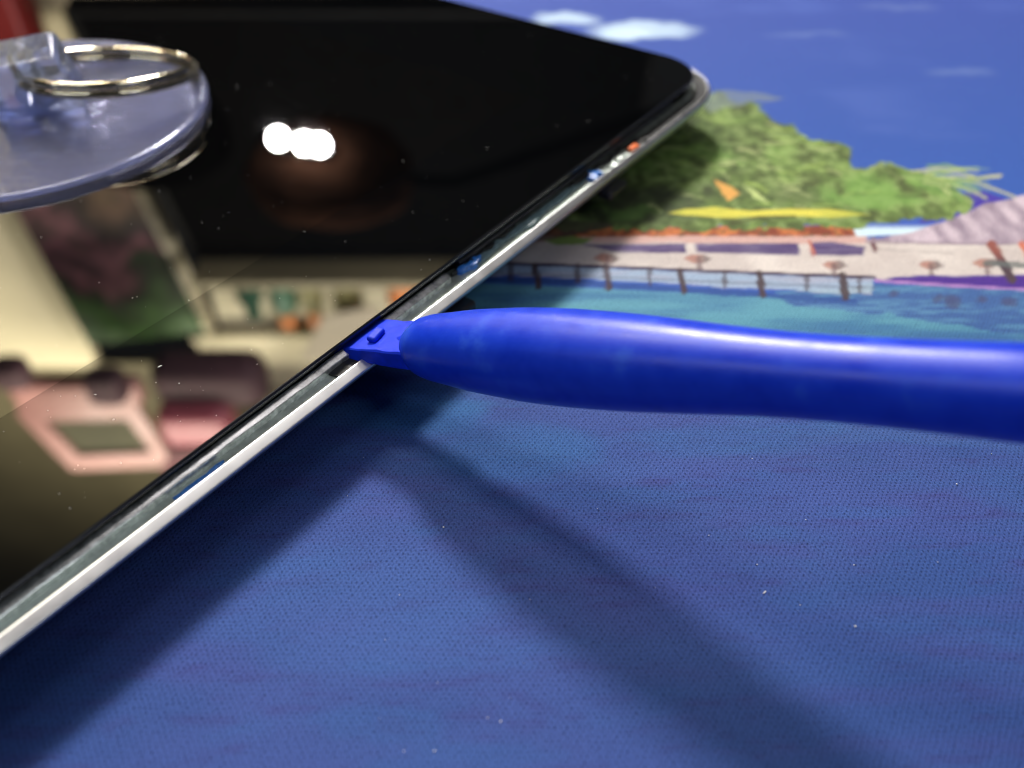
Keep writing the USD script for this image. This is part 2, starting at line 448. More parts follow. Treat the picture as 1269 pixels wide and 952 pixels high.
for k in range(60):      # feathery palm at the right
    a0 = r5.uniform(-.5, 1.0)
    L = r5.uniform(25, 75)
    x0, y0 = 1146 + r5.normal(0, 9), 222 + r5.normal(0, 6)
    put(r5.uniform(.35, .7) * stroke([(x0, y0), (x0 + L * .5 * math.cos(a0), y0 + L * .22 * math.sin(a0) - 3), (x0 + L * math.cos(a0), y0 + L * .5 * math.sin(a0) + 3)], r5.uniform(1.0, 2.2), .8, 61 + k % 5), [lin(112, 156, 76), lin(150, 180, 96), lin(196, 196, 140), lin(84, 116, 60)][k % 4])
put(dist_in([(826, 264), (850, 259), (885, 257), (930, 262), (975, 259), (1030, 259), (1078, 266), (1030, 270), (960, 267), (900, 270), (850, 267)], 1.2, 52), mixc(lin(164, 172, 60), lin(208, 200, 66), sm(.3, .6, n_mid)))
put(dist_in([(884, 222), (908, 232), (917, 240), (903, 249), (894, 238)], 1.2, 53), lin(214, 158, 74))
put(dist_in([(920, 228), (938, 238), (952, 252), (934, 244)], 1.2, 54), lin(178, 196, 120))
put(stroke([(905, 277), (940, 270), (985, 269)], 3, 1.2) * .8, lin(70, 66, 40))
put(dist_in([(672, 297), (700, 292), (735, 296), (722, 303), (690, 304)], 2, 55), lin(122, 148, 72))
put(dist_in([(640, 284), (700, 268), (760, 280), (700, 294), (650, 300)], 4, 56) * .7, lin(84, 72, 68))
# sunshades, jetty and its posts
for q in ((752, 321), (865, 321), (1033, 329), (1153, 329), (1222, 327)):
    put(.85 * dist_in([(q[0] - 17, q[1] - 1), (q[0] - 8, q[1] - 6), (q[0] + 8, q[1] - 6), (q[0] + 17, q[1]), (q[0] + 8, q[1] + 5), (q[0] - 6, q[1] + 5)], 2.2, 57), mixc(lin(164, 112, 98), lin(110, 96, 96), sm(-4, 10, tx - q[0])))
    put(.7 * stroke([(q[0], q[1]), (q[0] + 2, q[1] + 12)], 6, 2), lin(104, 84, 88))
RAIL = [(560, 322), (640, 327), (760, 331), (900, 337), (1085, 344)]
put(.95 * stroke(RAIL, 4, .8, 58), lin(66, 54, 78))
put(.55 * stroke([(x, y + 13) for x, y in RAIL], 2.5, 1), lin(92, 96, 110))
for i, (x, y, w) in enumerate([(633, 328, 6), (663, 329, 8), (716, 330, 7), (750, 331, 8), (805, 334, 5), (843, 335, 8), (898, 337, 6), (941, 339, 9), (1000, 341, 6), (1044, 342, 10), (1065, 343, 5)]):
    put((.95 if w > 7 else .7) * stroke([(x, y), (x + 4 * (w > 7), y + (26 if w > 7 else 18))], w, 1.2, 59), lin(72, 58, 62))
put(dist_in([(1090, 346), (1120, 342), (1200, 342), (1290, 340), (1290, 358), (1150, 352)], 1, 60), lin(74, 44, 138))
put(stroke([(1085, 348), (1180, 354), (1290, 360)], 3.5, 1), lin(160, 116, 182))
for q in ((1163, 370, 9, 6), (1180, 374, 13, 8), (1216, 372, 9, 5), (1252, 374, 12, 7), (1108, 364, 6, 4)):
    e = ((tx - q[0]) / q[2]) ** 2 + ((ty - q[1]) / q[3]) ** 2 + (n_fine - .5) * 2
    put(.6 * sm(1.4, .2, e), lin(70, 66, 96))
put(stroke([(1228, 303), (1242, 324), (1254, 346)], 11, 2), mixc(lin(140, 80, 72), lin(78, 62, 72), sm(308, 332, ty)))
put(stroke([(1266, 303), (1275, 316)], 9, 2), lin(200, 110, 84))
put(stroke([(1222, 326), (1290, 330)], 7, 2) * .8, lin(96, 104, 104))
put(stroke([(1090, 309), (1180, 314)], 2.2, 1) * .45, lin(140, 130, 130))
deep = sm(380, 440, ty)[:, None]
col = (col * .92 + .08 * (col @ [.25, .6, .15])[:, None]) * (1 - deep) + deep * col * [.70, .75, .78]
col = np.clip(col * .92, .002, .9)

faces_i, faces_j = np.meshgrid(np.arange(len(gy) - 1), np.arange(len(gx) - 1), indexing='ij')
q0 = (faces_i * len(gx) + faces_j).ravel()
quads = np.stack([q0, q0 + 1, q0 + 1 + len(gx), q0 + len(gx)], 1)
# the mat: print on top, 3 mm of foam below it
top_n = len(Pm)
edge = np.concatenate([np.arange(len(gx)), np.arange(1, len(gy)) * len(gx) + len(gx) - 1, (len(gy) - 1) * len(gx) + np.arange(len(gx) - 2, -1, -1), np.arange(len(gy) - 2, 0, -1) * len(gx)])
low = Pm[edge] - [0, 0, .003]
e_n = len(edge)
ii = np.arange(e_n)
jj = (ii + 1) % e_n
skirt = np.stack([edge[ii], top_n + ii, top_n + jj, edge[jj]], 1)
Vm = np.vstack([Pm, low])
Fm = np.vstack([quads[:, [0, 1, 2]], quads[:, [0, 2, 3]], skirt[:, [0, 1, 2]], skirt[:, [0, 2, 3]]])
TAU = 2 * math.pi
PX, PY = .00051, .00084                    # pitch of the knit
M['mat_cloth'] = mat('printed_knit_cloth', {
    'g': GEO, 'a': ('attribute', {'attribute': 'print_color'}),
    'wn': ('noise_texture', {'scale': 900, 'detail': 3}), 'wm': ('mix', {'mix_type': 'linear_light', 'fac': .00020}),
    's': ('separate_xyz', {}),
    'ax': ('math', {'math_type': 'multiply', 'value2': TAU / PX}), 'ay': ('math', {'math_type': 'multiply', 'value2': TAU / PY}),
    'cu': ('math', {'math_type': 'cosine'}), 'cv': ('math', {'math_type': 'cosine'}),
    'h': ('math', {'math_type': 'multiply'}), 'hj': ('math', {'math_type': 'multiply'}), 'jn': ('noise_texture', {'scale': 1900, 'detail': 2, 'roughness': .6}), 'jm': ('map_range', {'from_min': .3, 'from_max': .7, 'to_min': .35, 'to_max': 1.3}), 'h2': ('map_range', {'from_min': .05, 'from_max': .95, 'to_min': 0, 'to_max': 1, 'clamp': True}),
    'fz': ('noise_texture', {'scale': 5200, 'detail': 2, 'roughness': .6}),
    'hs': ('math', {'math_type': 'multiply_add', 'value2': .5}),
    'pit': ('rgb_ramp', {'ramp': [(0, (1.12, 1.12, 1.12)), (.4, (.96, .96, .96)), (1, (.44, .44, .48))]}),
    'c': ('mix', {'mix_type': 'multiply', 'fac': .85}), 'fr': ('rgb_ramp', {'ramp': [(.25, (.52, .52, .56)), (.75, (1.45, 1.45, 1.42))]}), 'c2': ('mix', {'mix_type': 'multiply', 'fac': .8}),
    'inv': ('math', {'math_type': 'subtract', 'value1': 1.0}),
    'b': ('bump', {'strength': .5, 'distance': .00012}),
    'p': ('principled_bsdf', {'roughness': .75, 'specular_ior_level': .25, 'ior': 1.4})},
    [('g.position', 'wn.vector'), ('g.position', 'wm.color1'), ('wn.color', 'wm.color2'), ('wm.color', 's.vector'), ('s.x', 'ax.value1'), ('s.y', 'ay.value1'),
     ('ax.value', 'cu.value1'), ('ay.value', 'cv.value1'), ('cu.value', 'h.value1'), ('cv.value', 'h.value2'), ('h.value', 'hj.value1'), ('g.position', 'jn.vector'), ('jn.fac', 'jm.value'), ('jm.result', 'hj.value2'), ('hj.value', 'h2.value'),
     ('g.position', 'fz.vector'), ('h2.result', 'pit.fac'), ('a.color', 'c.color1'), ('pit.color', 'c.color2'), ('fz.fac', 'fr.fac'), ('c.color', 'c2.color1'), ('fr.color', 'c2.color2'),
     ('c2.color', 'p.base_color'), ('h2.result', 'inv.value2'), ('fz.fac', 'hs.value1'), ('inv.value', 'hs.value3'), ('hs.value', 'b.height'), ('b.normal', 'p.normal')])
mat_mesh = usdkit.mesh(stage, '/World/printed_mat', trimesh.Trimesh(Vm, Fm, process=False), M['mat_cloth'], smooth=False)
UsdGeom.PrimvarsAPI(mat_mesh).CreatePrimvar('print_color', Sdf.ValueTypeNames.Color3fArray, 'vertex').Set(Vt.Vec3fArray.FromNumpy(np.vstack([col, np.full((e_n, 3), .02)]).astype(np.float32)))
tag(mat_mesh, 'knitted cloth mat printed with a blue sea, palm beach and jetty, under the tablet', 'mat')

# ---------------------------------------------------------------- the tablet
CORNER = at(888, 84, ZG)                   # where the two glass edges would meet
D1 = np.array([.580, .8146, 0])
D1 /= np.linalg.norm(D1)
D2 = np.array([D1[1], -D1[0], 0])          # outward, away from the glass, to the right
LEN, WID, RG = 241., 184., 9.0


def tab(u, v, z):
    """A point of the tablet, in mm: u along its right edge (0 at the corner, negative towards the viewer), v outward from the glass edge, z above the mat."""
    u, v, z = np.broadcast_arrays(np.asarray(u, float), np.asarray(v, float), np.asarray(z, float))
    return np.stack([CORNER[0] + (u * D1[0] + v * D2[0]) * MM, CORNER[1] + (u * D1[1] + v * D2[1]) * MM, z * MM], -1)


def loop(off, z, bow=True, v0=-.8):
    """Rounded outline of the tablet, off mm outside its glass."""
    r = max(RG + off, .4)
    cs = [(-RG, v0 - RG), (-LEN + RG, v0 - RG), (-LEN + RG, v0 - WID + RG), (-RG, v0 - WID + RG)]
    pts = []
    n = 14
    for (cu, cv), a0 in zip(cs, (0, 90, 180, 270)):
        for a in np.radians(np.linspace(a0, a0 + 90, n)):
            pts.append((cu + r * np.cos(a), cv + r * np.sin(a)))
        if a0 in (0, 180):       # points along the long edges, for the slight bow of the frame
            s = -1 if a0 == 0 else 1
            ends = (-RG, -LEN + RG) if a0 == 0 else (-LEN + RG, -RG)
            vv = v0 + off if a0 == 0 else v0 - WID - off
            for t in np.linspace(0, 1, 42)[1:-1]:
                pts.append((ends[0] + (ends[1] - ends[0]) * t, vv))
    p = np.array(pts)
    if off > 1.9:           # the rim narrows towards the far corner
        w_ = np.clip((p[:, 0] + 75) / 55, 0, 1)
        w_ = w_ * w_ * (3 - 2 * w_)
        q_ = np.clip(p, [-LEN + RG, v0 - WID + RG], [-RG, v0 - RG])
        d_ = p - q_
        ln = np.linalg.norm(d_, axis=1)
        p = q_ + d_ * ((ln - (off - 1.85) * .5 * w_) / ln)[:, None]
    if bow:
        p[:, 1] += np.clip(.0105 * (p[:, 0] + 96), -.6, .75) * (p[:, 1] > -60)
    return tab(p[:, 0], p[:, 1], np.full(len(p), z))


tablet = thing('tablet', 'black glass tablet with silver rim, its screen being pried up on the mat', 'tablet', (*(tab(-LEN / 2, -WID / 2, 0)[:2]), 0))
# aluminium shell: flat back, curved flank, narrow rounded rim (offsets are from the glass edge at v = -0.8)
prof = [(-24, .25), (-14, .25), (-8, .55), (-4.2, 1.3), (-1.6, 2.7), (.3, 4.2), (1.6, 5.5), (2.5, 6.6)]
shell = grid_mesh([loop(o, z) for o, z in prof], cap=False)
inner = [(2.5, 6.6), (2.95, 7.15), (3.12, 7.45), (3.10, 7.62), (2.98, 7.74), (2.16, 8.10), (2.0, 8.14), (1.88, 8.10), (1.80, 7.98), (1.78, 7.5)]
rimm = grid_mesh([loop(o, z) for o, z in inner], cap=False)
back = trimesh.Trimesh(loop(-24, .25), [[0, i, i + 1] for i in range(1, len(loop(-24, .25)) - 1)], process=False)
obj('back_shell', trimesh.util.concatenate([shell, back]), M['back_aluminium'], tablet, smooth=40)
obj('rim', rimm, M['aluminium'], tablet, smooth=60)
obj('ledge', grid_mesh([loop(1.80, 7.52), loop(-.1, 7.50), loop(-1.4, 7.48), loop(-1.45, 6.4)], cap=False), M['ledge'], tablet, smooth=30, label='narrow grey ledge stained with old adhesive')


def edge_bow(u):
    return np.clip(.0105 * (np.asarray(u) + 96), -.6, .75)


# pale inner lip, where the glass is still seated
u = np.linspace(-232, -72.5, 120)
lv, lz = -1.32 + edge_bow(u) * .55 + .04 * np.sin(u * .9), 8.66 + .03 * np.sin(u * 2.1)
obj('inner_lip', grid_mesh([tab([k] * 6, [v, v + .12, v + .80, v + .92, v + .92, v], [z - .05, z, z - .28, z - .40, 7.45, 7.45]) for k, v, z in zip(u, lv, lz)]), M['lip'], tablet, smooth=25, label='bright pale lip along the near half of the ledge')
cl = loop(1.74, 7.62)
keep = [i for i in range(len(cl)) if i < 14 or i > len(cl) - 6]
us = np.concatenate([np.linspace(-27.5, -9.3, 24)])
strip = [tab([k] * 2, np.array([-1.0, .98]) + edge_bow(k), [7.66, 7.64 - .06 * (i < 3)]) for i, k in enumerate(us)]
strip += [np.stack([(loop(-.2, 7.66))[i], (loop(1.74, 7.64))[i]]) for i in range(13, -1, -1)]
sv = np.array(strip).reshape(-1, 3)
sf = np.vstack([[[2 * i, 2 * i + 1, 2 * i + 3], [2 * i, 2 * i + 3, 2 * i + 2]] for i in range(len(strip) - 1)])
obj('corner_dark_strip', trimesh.Trimesh(sv, sf, process=False), M['gasket'], tablet, smooth=30, label='black strip over the ledge for the dark gap round the far corner')  # darkness of the corner gap laid over the ledge as a black strip
# dark display pack and gasket below the glass
obj('display_pack', grid_mesh([loop(-1.6, 7.2, False), loop(-1.5, 9.15, False), loop(-3, 9.2, False)], cap=False), M['gasket'], tablet, smooth=30)
u = np.linspace(-70, -14, 60)
obj('gasket', tube(tab(u, -1.25 + .03 * np.sin(u), 8.55), .5 * MM, 8), M['gasket'], tablet, smooth=50)
# torn adhesive along the part that has been freed
r9 = np.random.default_rng(9)


def ribbon(u0, u1, va, vb, z, rough, n=40, lift=.15, seed=1):
    rr = np.random.default_rng(seed)
    u = np.linspace(u0, u1, n)
    t = np.linspace(0, 1, n)
    taper = np.minimum(1, np.minimum(t, 1 - t) * 9 + .25)
    a = va + rough * np.interp(u, np.linspace(u0, u1, n // 2), rr.normal(0, 1, n // 2)) + edge_bow(u) * .7
    w = (vb - va) * taper * (1 + .25 * np.interp(u, np.linspace(u0, u1, n // 3), rr.normal(0, 1, n // 3)))
    h = z + lift * np.abs(np.interp(u, np.linspace(u0, u1, n // 3), rr.normal(0, 1, n // 3)))
    rows = []
    for k in range(n):
        rows.append(tab([u[k], u[k], u[k], u[k]], [a[k], a[k] + w[k], a[k] + w[k], a[k]], [h[k], h[k] - .02, 7.54, 7.54]))
    return grid_mesh(rows)


obj('adhesive_strip', ribbon(-70, -41, -.95, -.1, 7.85, .07, seed=3), M['tape_grey'], tablet, label='grey blue strip of torn adhesive on the freed part of the ledge')
obj('adhesive_strip', ribbon(-39.5, -31, -.7, .5, 7.72, .06, 24, seed=4), M['ledge'], tablet)
obj('adhesive_flake', ribbon(-70.8, -66.6, -.75, .0, 8.25, .16, 20, .22, 5), M['tape_blue'], tablet, label='crumpled blue flake of adhesive film by the blade')
obj('adhesive_flake', ribbon(-41.6, -39.0, -.55, .55, 8.05, .18, 12, .3, 6), M['tape_blue'], tablet, label='small bright blue flake of adhesive film')
obj('adhesive_flake', ribbon(-114.5, -108.5, .15, .85, 7.62, .05, 24, .05, 7), M['tape_blue'], tablet, label='flat blue smear of adhesive film near the viewer')
obj('flex_cable', ribbon(-30.6, -28.6, .0, .9, 8.0, .05, 10, .1, 8), M['orange_flex'], tablet, label='tip of an orange flex cable')
obj('dark_gap_strip', ribbon(-93.6, -88.6, -1.35, .85, 7.75, .10, 24, .12, 25), M['gasket'], tablet, label='black strip on the ledge for the shadow right beside the blade')  # shadow and gap left of the blade, built as a black strip
obj('dark_gap_strip', ribbon(-46, -27, -1.05, -.45, 7.9, .12, 60, .25, 21), M['gasket'], tablet, label='ragged black strip for the dark gap along the far part of the ledge')  # darkness of the open gap under the glass, built as a black strip
obj('dark_gap_strip', ribbon(-29.5, -25.2, -.95, .95, 7.72, .10, 26, .12, 22), M['gasket'], tablet, label='black patch for the dark notch in the ledge beside the orange cable tip')  # dark notch drawn as a black patch over the ledge
obj('dark_gap_strip', ribbon(-71.5, -58, -1.15, -.75, 8.15, .12, 50, .2, 23), M['gasket'], tablet, label='ragged black strip above the blue flake by the blade')  # ragged black strip close under the glass edge
ROT1 = trimesh.transformations.rotation_matrix(math.atan2(D1[1], D1[0]), [0, 0, 1])
obj('side_switch', rbox((.0050, .0026, .0016), .0006, tab(-37, 1.75, 4.6), ROT1), M['black_rubber'], tablet)
obj('volume_rocker', rbox((.0100, .0026, .0016), .0006, tab(-76, 1.25, 4.4), ROT1), M['black_rubber'], tablet)
# cover glass and display
g_prof = [(-.55, 9.28), (-.10, 9.32), (0, 9.42), (0, 9.80), (-.06, 9.92), (-.22, 10.0)]
gl = [loop(o, z, False) for o, z in g_prof]
obj('glass_edge', grid_mesh(gl, cap=False), M['glass_edge'], tablet, smooth=60)
lp = loop(-.22, 10.0, False)
cover = trimesh.Trimesh(np.vstack([lp, lp.mean(0)]), [[len(lp), i, (i + 1) % len(lp)] for i in range(len(lp))], process=False)
if cover.face_normals[0, 2] < 0:
    cover.invert()
cover_p = obj('cover_glass', cover, M['bezel_glass'], tablet, smooth=False, label='black glass border round the display')
dq = np.vstack([tab([-28.5, -28.5, -216, -216], [-19.9, -164, -164, -19.9], [10.012] * 4)])
disp = trimesh.Trimesh(dq, [[0, 1, 2], [0, 2, 3]], process=False)
if disp.face_normals[0, 2] < 0:
    disp.invert()
obj('display', disp, M['display_glass'], tablet, smooth=False, label='switched off display area, more mirror like than the border')

# ---------------------------------------------------------------- the blue prying tool
A, B = at(470, 425.5, .0084), at(1269, 487.5, .0278)
AX = B - A
AX /= np.linalg.norm(AX)
side = np.cross(AX, [0, 0, 1.0])
side /= np.linalg.norm(side)
upv = np.cross(side, AX)
spudger = thing('prying_tool', 'blue plastic prying tool with its flat blade wedged under the tablet glass', 'prying tool', A)
stations = [(507, 19), (511, 25), (516, 30), (521, 34.5), (528, 38.5), (540, 42.5), (560, 46.2), (590, 52), (620, 55.7), (660, 60), (700, 62), (740, 62.4), (780, 62), (820, 60.7), (860, 59), (900, 57), (950, 55.4), (1000, 54.8), (1050, 55.2), (1100, 56.5), (1150, 58.3), (1210, 61), (1269, 64)]


def along(x):
    """Distance along the tool's axis that was measured at picture column x, and the depth there."""
    lo, hi = -.01, .12
    for _ in range(50):
        m = (lo + hi) / 2
        P = A + AX * m - [0, 0, HC]
        fw = P[1] * math.cos(PITCH) - P[2] * math.sin(PITCH)
        if CX + FPX * P[0] / fw < x:
            lo = m
        else:
            hi = m
    return lo, fw


S, R = [], []
for x, hpx in stations:
    s, fw = along(x)
    S.append(s)
    R.append(hpx * fw / FPX * .985)
L0 = S[-1]
S += [L0 + .006, L0 + .012, L0 + .017, L0 + .020, L0 + .0215]
R += [R[-1] * 1.0, R[-1] * .96, R[-1] * .82, R[-1] * .6, R[-1] * .4]
ss = np.concatenate([np.linspace(S[0], S[4], 14)[:-1], np.linspace(S[4], S[-1], 70)])
rr = np.interp(ss, S, R)
from scipy.interpolate import PchipInterpolator
rr = PchipInterpolator(S, R)(ss)
th = np.linspace(0, 2 * np.pi, 72, endpoint=False)
body = grid_mesh([A + AX * s + r * (np.cos(th)[:, None] * side + np.sin(th)[:, None] * upv) for s, r in zip(ss, rr)])
obj('handle', body, M['blue_plastic'], spudger, smooth=50)
# blade: a tapered flat tongue whose end lies along the gap
tf, tb = at(431.5, 432, .0091), at(479, 394.5, .0091)       # front and back corner of the visible tip
rf, rb = at(500, 438.5, .0108), at(540, 398.5, .0108)
into = -(rf - tf) / np.linalg.norm(rf - tf)
dn = -upv
secs = []
for f_, b_, h in ((tf + into * .0052 - [0, 0, .0004], tb + into * .0052 - [0, 0, .0004], .0005), (tf + into * .0014 - [0, 0, .00035], tb + into * .0014 - [0, 0, .00035], .0013), (tf, tb, .00185), (tf * .5 + rf * .5, tb * .5 + rb * .5, .0021), (rf, rb, .0022), (rf - into * .003, rb - into * .003, .0022)):
    w = b_ - f_
    e = .10
    top = [f_ + w * .03, f_ + w * .5 + [0, 0, .00004], b_ - w * .03]
    secs.append(np.array([f_ + dn * h * e, *top, b_ + dn * h * e, b_ + dn * h * (1 - e), b_ - w * .03 + dn * h, f_ + w * .03 + dn * h, f_ + dn * h * (1 - e)]))
blade = grid_mesh(secs)
blade = blade.subdivide().subdivide()
blade.vertices += (meshkit.fbm(blade.vertices / .0011, 3, 4)[:, None] - .5) * .00030 * np.array([.5, .5, 1])
blade_p = obj('blade', blade, M['blade_plastic'], spudger, smooth=32)
# moulding mark, a shallow gouge and the web between blade and handle
c = at(465.5, 413, .0101)
d = rb - rf
d /= np.linalg.norm(d)
ang = math.atan2(d[1], d[0])
obj('moulding_mark', rbox((.0023, .0012, .0007), .00033, c - [0, 0, .00022], trimesh.transformations.rotation_matrix(ang + .06, [0, 0, 1])), M['blade_plastic'], spudger, smooth=40)
g1, g2 = at(486, 413, .0107), at(535, 415, .0124)
web = trimesh.convex.convex_hull(np.vstack([g1 - [0, 0, .0008], g2 + d * .0022, g2 - d * .0016, g2 + d * .0012 + [0, 0, .0010], g2 - [0, 0, .002], g1 + (g2 - g1) * .45 + d * .0011 - [0, 0, .0003], g1 + (g2 - g1) * .45 - d * .0005 - [0, 0, .0003]]))
obj('web', web, M['blade_plastic'], spudger, smooth=20)

# ---------------------------------------------------------------- suction cup and split ring
CC = np.array([-.0757, .1276, 0])
cup = thing('suction_cup', 'clear lilac vinyl suction cup with a block handle, stuck on the black display', 'suction cup', (CC[0], CC[1], .010))
R0 = 28.0
profile = [(.01, 10.15), (3, 10.15), (10, 10.2), (18, 10.3), (24, 10.4), (26.8, 10.42), (27.7, 10.45), (R0, 10.6), (R0 + .05, 10.95), (R0 - .15, 11.2), (27.2, 11.35), (24.0, 11.5), (19.5, 11.7), (14.0, 11.95), (9.5, 12.2), (6.4, 12.4), (.01, 12.5)]
obj('disc', lathe([(r * MM, z * MM) for r, z in profile], 128, CC), M['vinyl'], cup, smooth=70)
bc = at(38, 97, .0158)
nc = np.array([CC[0] * .5 + bc[0] * .5, CC[1] * .5 + bc[1] * .5, 0])
neck = [(.01, 12.2), (5.4, 12.3), (4.7, 12.5), (4.3, 12.8), (4.25, 13.3), (.01, 13.4)]
obj('neck', lathe([(r * MM, z * MM) for r, z in neck], 64, nc), M['vinyl_block'], cup, smooth=60)
blk = Manifold.batch_hull([Manifold.sphere(.0013, 28).translate((a * (.0050 - .0006 * (cc > 0)), b * .0040, cc * (.0034 if a < 0 or cc < 0 else .0029))) for a in (-1, 1) for b in (-1, 1) for cc in (-1, 1)])
hole = Manifold.cylinder(.03, .0022, .0022, 40, True).rotate((90, 0, 0))
blk = (blk - hole).rotate((4, -7, 22)).translate(tuple(bc))
obj('handle_block', blk, M['vinyl_block'], cup, smooth=50, label='frosted blue block with a hole for the ring')
rc = at(136, 88, .0148)
fwd = rc - [0, 0, HC]
dep = fwd[1] * math.cos(PITCH) - fwd[2] * math.sin(PITCH)
RR = 211 / 2 * dep / FPX - .0006
t = np.linspace(0, 2 * 2 * np.pi - .35, 220)
helix = np.stack([RR * np.cos(t + .15), RR * np.sin(t + .15), (t / (2 * np.pi) - 1) * .00128], 1)
ringm = tube(helix, np.full(len(t), .00060), 14)
Rm = trimesh.transformations.euler_matrix(math.radians(-9), math.radians(2.5), 0)
ringm.apply_transform(Rm)
ringm.apply_translation(rc)
ring = obj('split_ring', ringm, M['steel'], smooth=60)
tag(ring, 'shiny metal double coil split ring through the suction cup handle', 'ring')

# ---------------------------------------------------------------- specks
def specks(name, pts, size, label, m, seed, long=.25):
    rr_ = np.random.default_rng(seed)
    parts = []
    for p in pts:
        s = trimesh.creation.icosphere(0, 1.0)
        k = size * rr_.lognormal(0, .45)
        sc = np.array([k * (3.5 if rr_.random() < long else 1), k, k * .5])
        s.vertices *= sc
        s.apply_transform(trimesh.transformations.rotation_matrix(rr_.uniform(0, 3.14), [0, 0, 1]))
        s.apply_translation(p + [0, 0, k * .3])
        parts.append(s)
    o = obj(name, trimesh.util.concatenate(parts), m, smooth=True)
    tag(o, label, 'dust', kind='stuff')


ptsg = []
while len(ptsg) < 170:
    q = (r9.uniform(0, 830), r9.uniform(20, 640))
    if q[1] < 715 - .729 * q[0] and q[1] > .26 * (q[0] - 560) + 4:
        ptsg.append(at(*q, .01001))
specks('glass_dust', ptsg, .000030, 'fine pale dust specks and hairs scattered over the black tablet glass', M['lint'], 31, .06)
ptsm = []
while len(ptsm) < 60:
    q = (r9.uniform(60, 1269), r9.uniform(60, 952))
    if q[1] > 850 - .74 * q[0] and q[0] > 430 and not (370 < q[1] < 560):
        ptsm.append(at(*q, .00005))
specks('mat_lint', ptsm, .000032, 'tiny white lint specks on the blue printed sea of the mat', M['lint'], 32, .05)

# ---------------------------------------------------------------- what the glass mirrors: the back of the bench
def plate(name, px, Y, thick, m, label, cat, smooth=False):
    o = obj(name, slab([mir(x, y, Y_) for (x, y), Y_ in zip(px, np.broadcast_to(Y, (4,)))], thick), m, smooth=smooth)
    return tag(o, label, cat)


# monitor: leans back
mb = [mir(78, 15, .96), mir(826, 15, .96), mir(826, 322, 1.07), mir(240, 322, 1.07)]
mb[2] = mb[1] + (mb[3] - mb[0]) * [-.2, 1, 1]
mon = thing('monitor', 'large black monitor standing at the back of the bench, mirrored in the glass', 'monitor', (float((mb[0][0] + mb[1][0]) / 2), 1.03, 0))
obj('casing', slab(mb, .03), M['black_plastic'], mon, smooth=False)
nb = np.cross(mb[1] - mb[0], mb[3] - mb[0])
nb /= np.linalg.norm(nb)
if nb[1] > 0:
    nb = -nb
cm = np.mean(mb, axis=0)
obj('screen', slab([cm + (p - cm) * .965 + nb * .0015 for p in mb], .001), M['screen_matt'], mon, smooth=False)
x0 = (mb[0][0] + mb[1][0]) / 2
obj('stand', trimesh.creation.box(bounds=[[x0 - .03, 1.045, .0], [x0 + .03, 1.075, .36]]), M['black_plastic'], mon, smooth=False)
obj('stand_foot', trimesh.creation.box(bounds=[[x0 - .12, .94, -.0032], [x0 + .12, 1.09, .008]]), M['black_plastic'], mon, smooth=False)
shelf = thing('wall_shelf', 'cream wall shelf unit behind the monitor, mirrored in the glass', 'shelf unit', (-.3, 1.1, 0))


def part(name, px, Y, thick, m):
    return obj(name, slab([mir(x, y, Y_) for (x, y), Y_ in zip(px, np.broadcast_to(Y, (4,)))], thick), m, shelf, smooth=False)


part('low_board', [(-300, -10), (800, -10), (800, 12), (-300, 12)], 1.12, .02, M['grey'])
part('upright', [(25, 14), (74, 14), (262, 418), (258, 418)], 1.12, .03, M['cream'])
part('wall_panel', [(-260, 140), (20, 140), (120, 456), (-260, 456)], 1.14, .02, M['cream'])
part('shelf_front', [(236, 420), (600, 412), (600, 470), (290, 482)], 1.13, .02, M['cream'])
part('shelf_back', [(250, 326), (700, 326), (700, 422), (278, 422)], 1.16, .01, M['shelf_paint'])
part('cupboard_front', [(-420, 450), (640, 450), (760, 800), (-700, 800)], 1.20, .02, M['olive'])
M['poster'] = mat('poster_print', {'g': GEO, 's': ('separate_xyz', {}), 'n': ('noise_texture', {'scale': 9, 'detail': 5, 'roughness': .55, 'distortion': .4}), 'n2': ('noise_texture', {'scale': 26, 'detail': 4, 'roughness': .6}),
                                   'zz': ('map_range', {'from_min': .52, 'from_max': .86, 'to_min': 0, 'to_max': .55}), 'ad': ('math', {'math_type': 'multiply_add', 'value2': .8}),
                                   'r': ('rgb_ramp', {'ramp': [(.28, tuple(lin(126, 104, 70))), (.45, tuple(lin(84, 62, 48))), (.56, tuple(lin(34, 30, 30))), (.66, tuple(lin(112, 74, 80))), (.72, tuple(lin(38, 44, 34))), (.85, tuple(lin(60, 92, 44))), (1, tuple(lin(120, 150, 110)))]}),
                                   'v': ('rgb_ramp', {'ramp': [(.3, (.35, .35, .35)), (.7, (1.4, 1.4, 1.4))]}), 'x': ('mix', {'mix_type': 'multiply', 'fac': 1.0}),
                                   'p': ('principled_bsdf', {'roughness': .5})},
                  [('g.position', 's.vector'), ('g.position', 'n.vector'), ('g.position', 'n2.vector'), ('s.z', 'zz.value'), ('n.fac', 'ad.value1'), ('zz.result', 'ad.value3'), ('ad.value', 'r.fac'), ('n2.fac', 'v.fac'), ('r.color', 'x.color1'), ('v.color', 'x.color2'), ('x.color', 'p.base_color')])
plate('poster', [(0, 226), (158, 226), (254, 412), (111, 428)], 1.10, .004, M['poster'], 'dark leafy poster beside the cream upright', 'poster')
plate('grey_card', [(400, 392), (470, 380), (470, 450), (372, 446)], 1.02, .004, M['grey'], 'warm grey card leaning at the end of the bottle shelf', 'card')
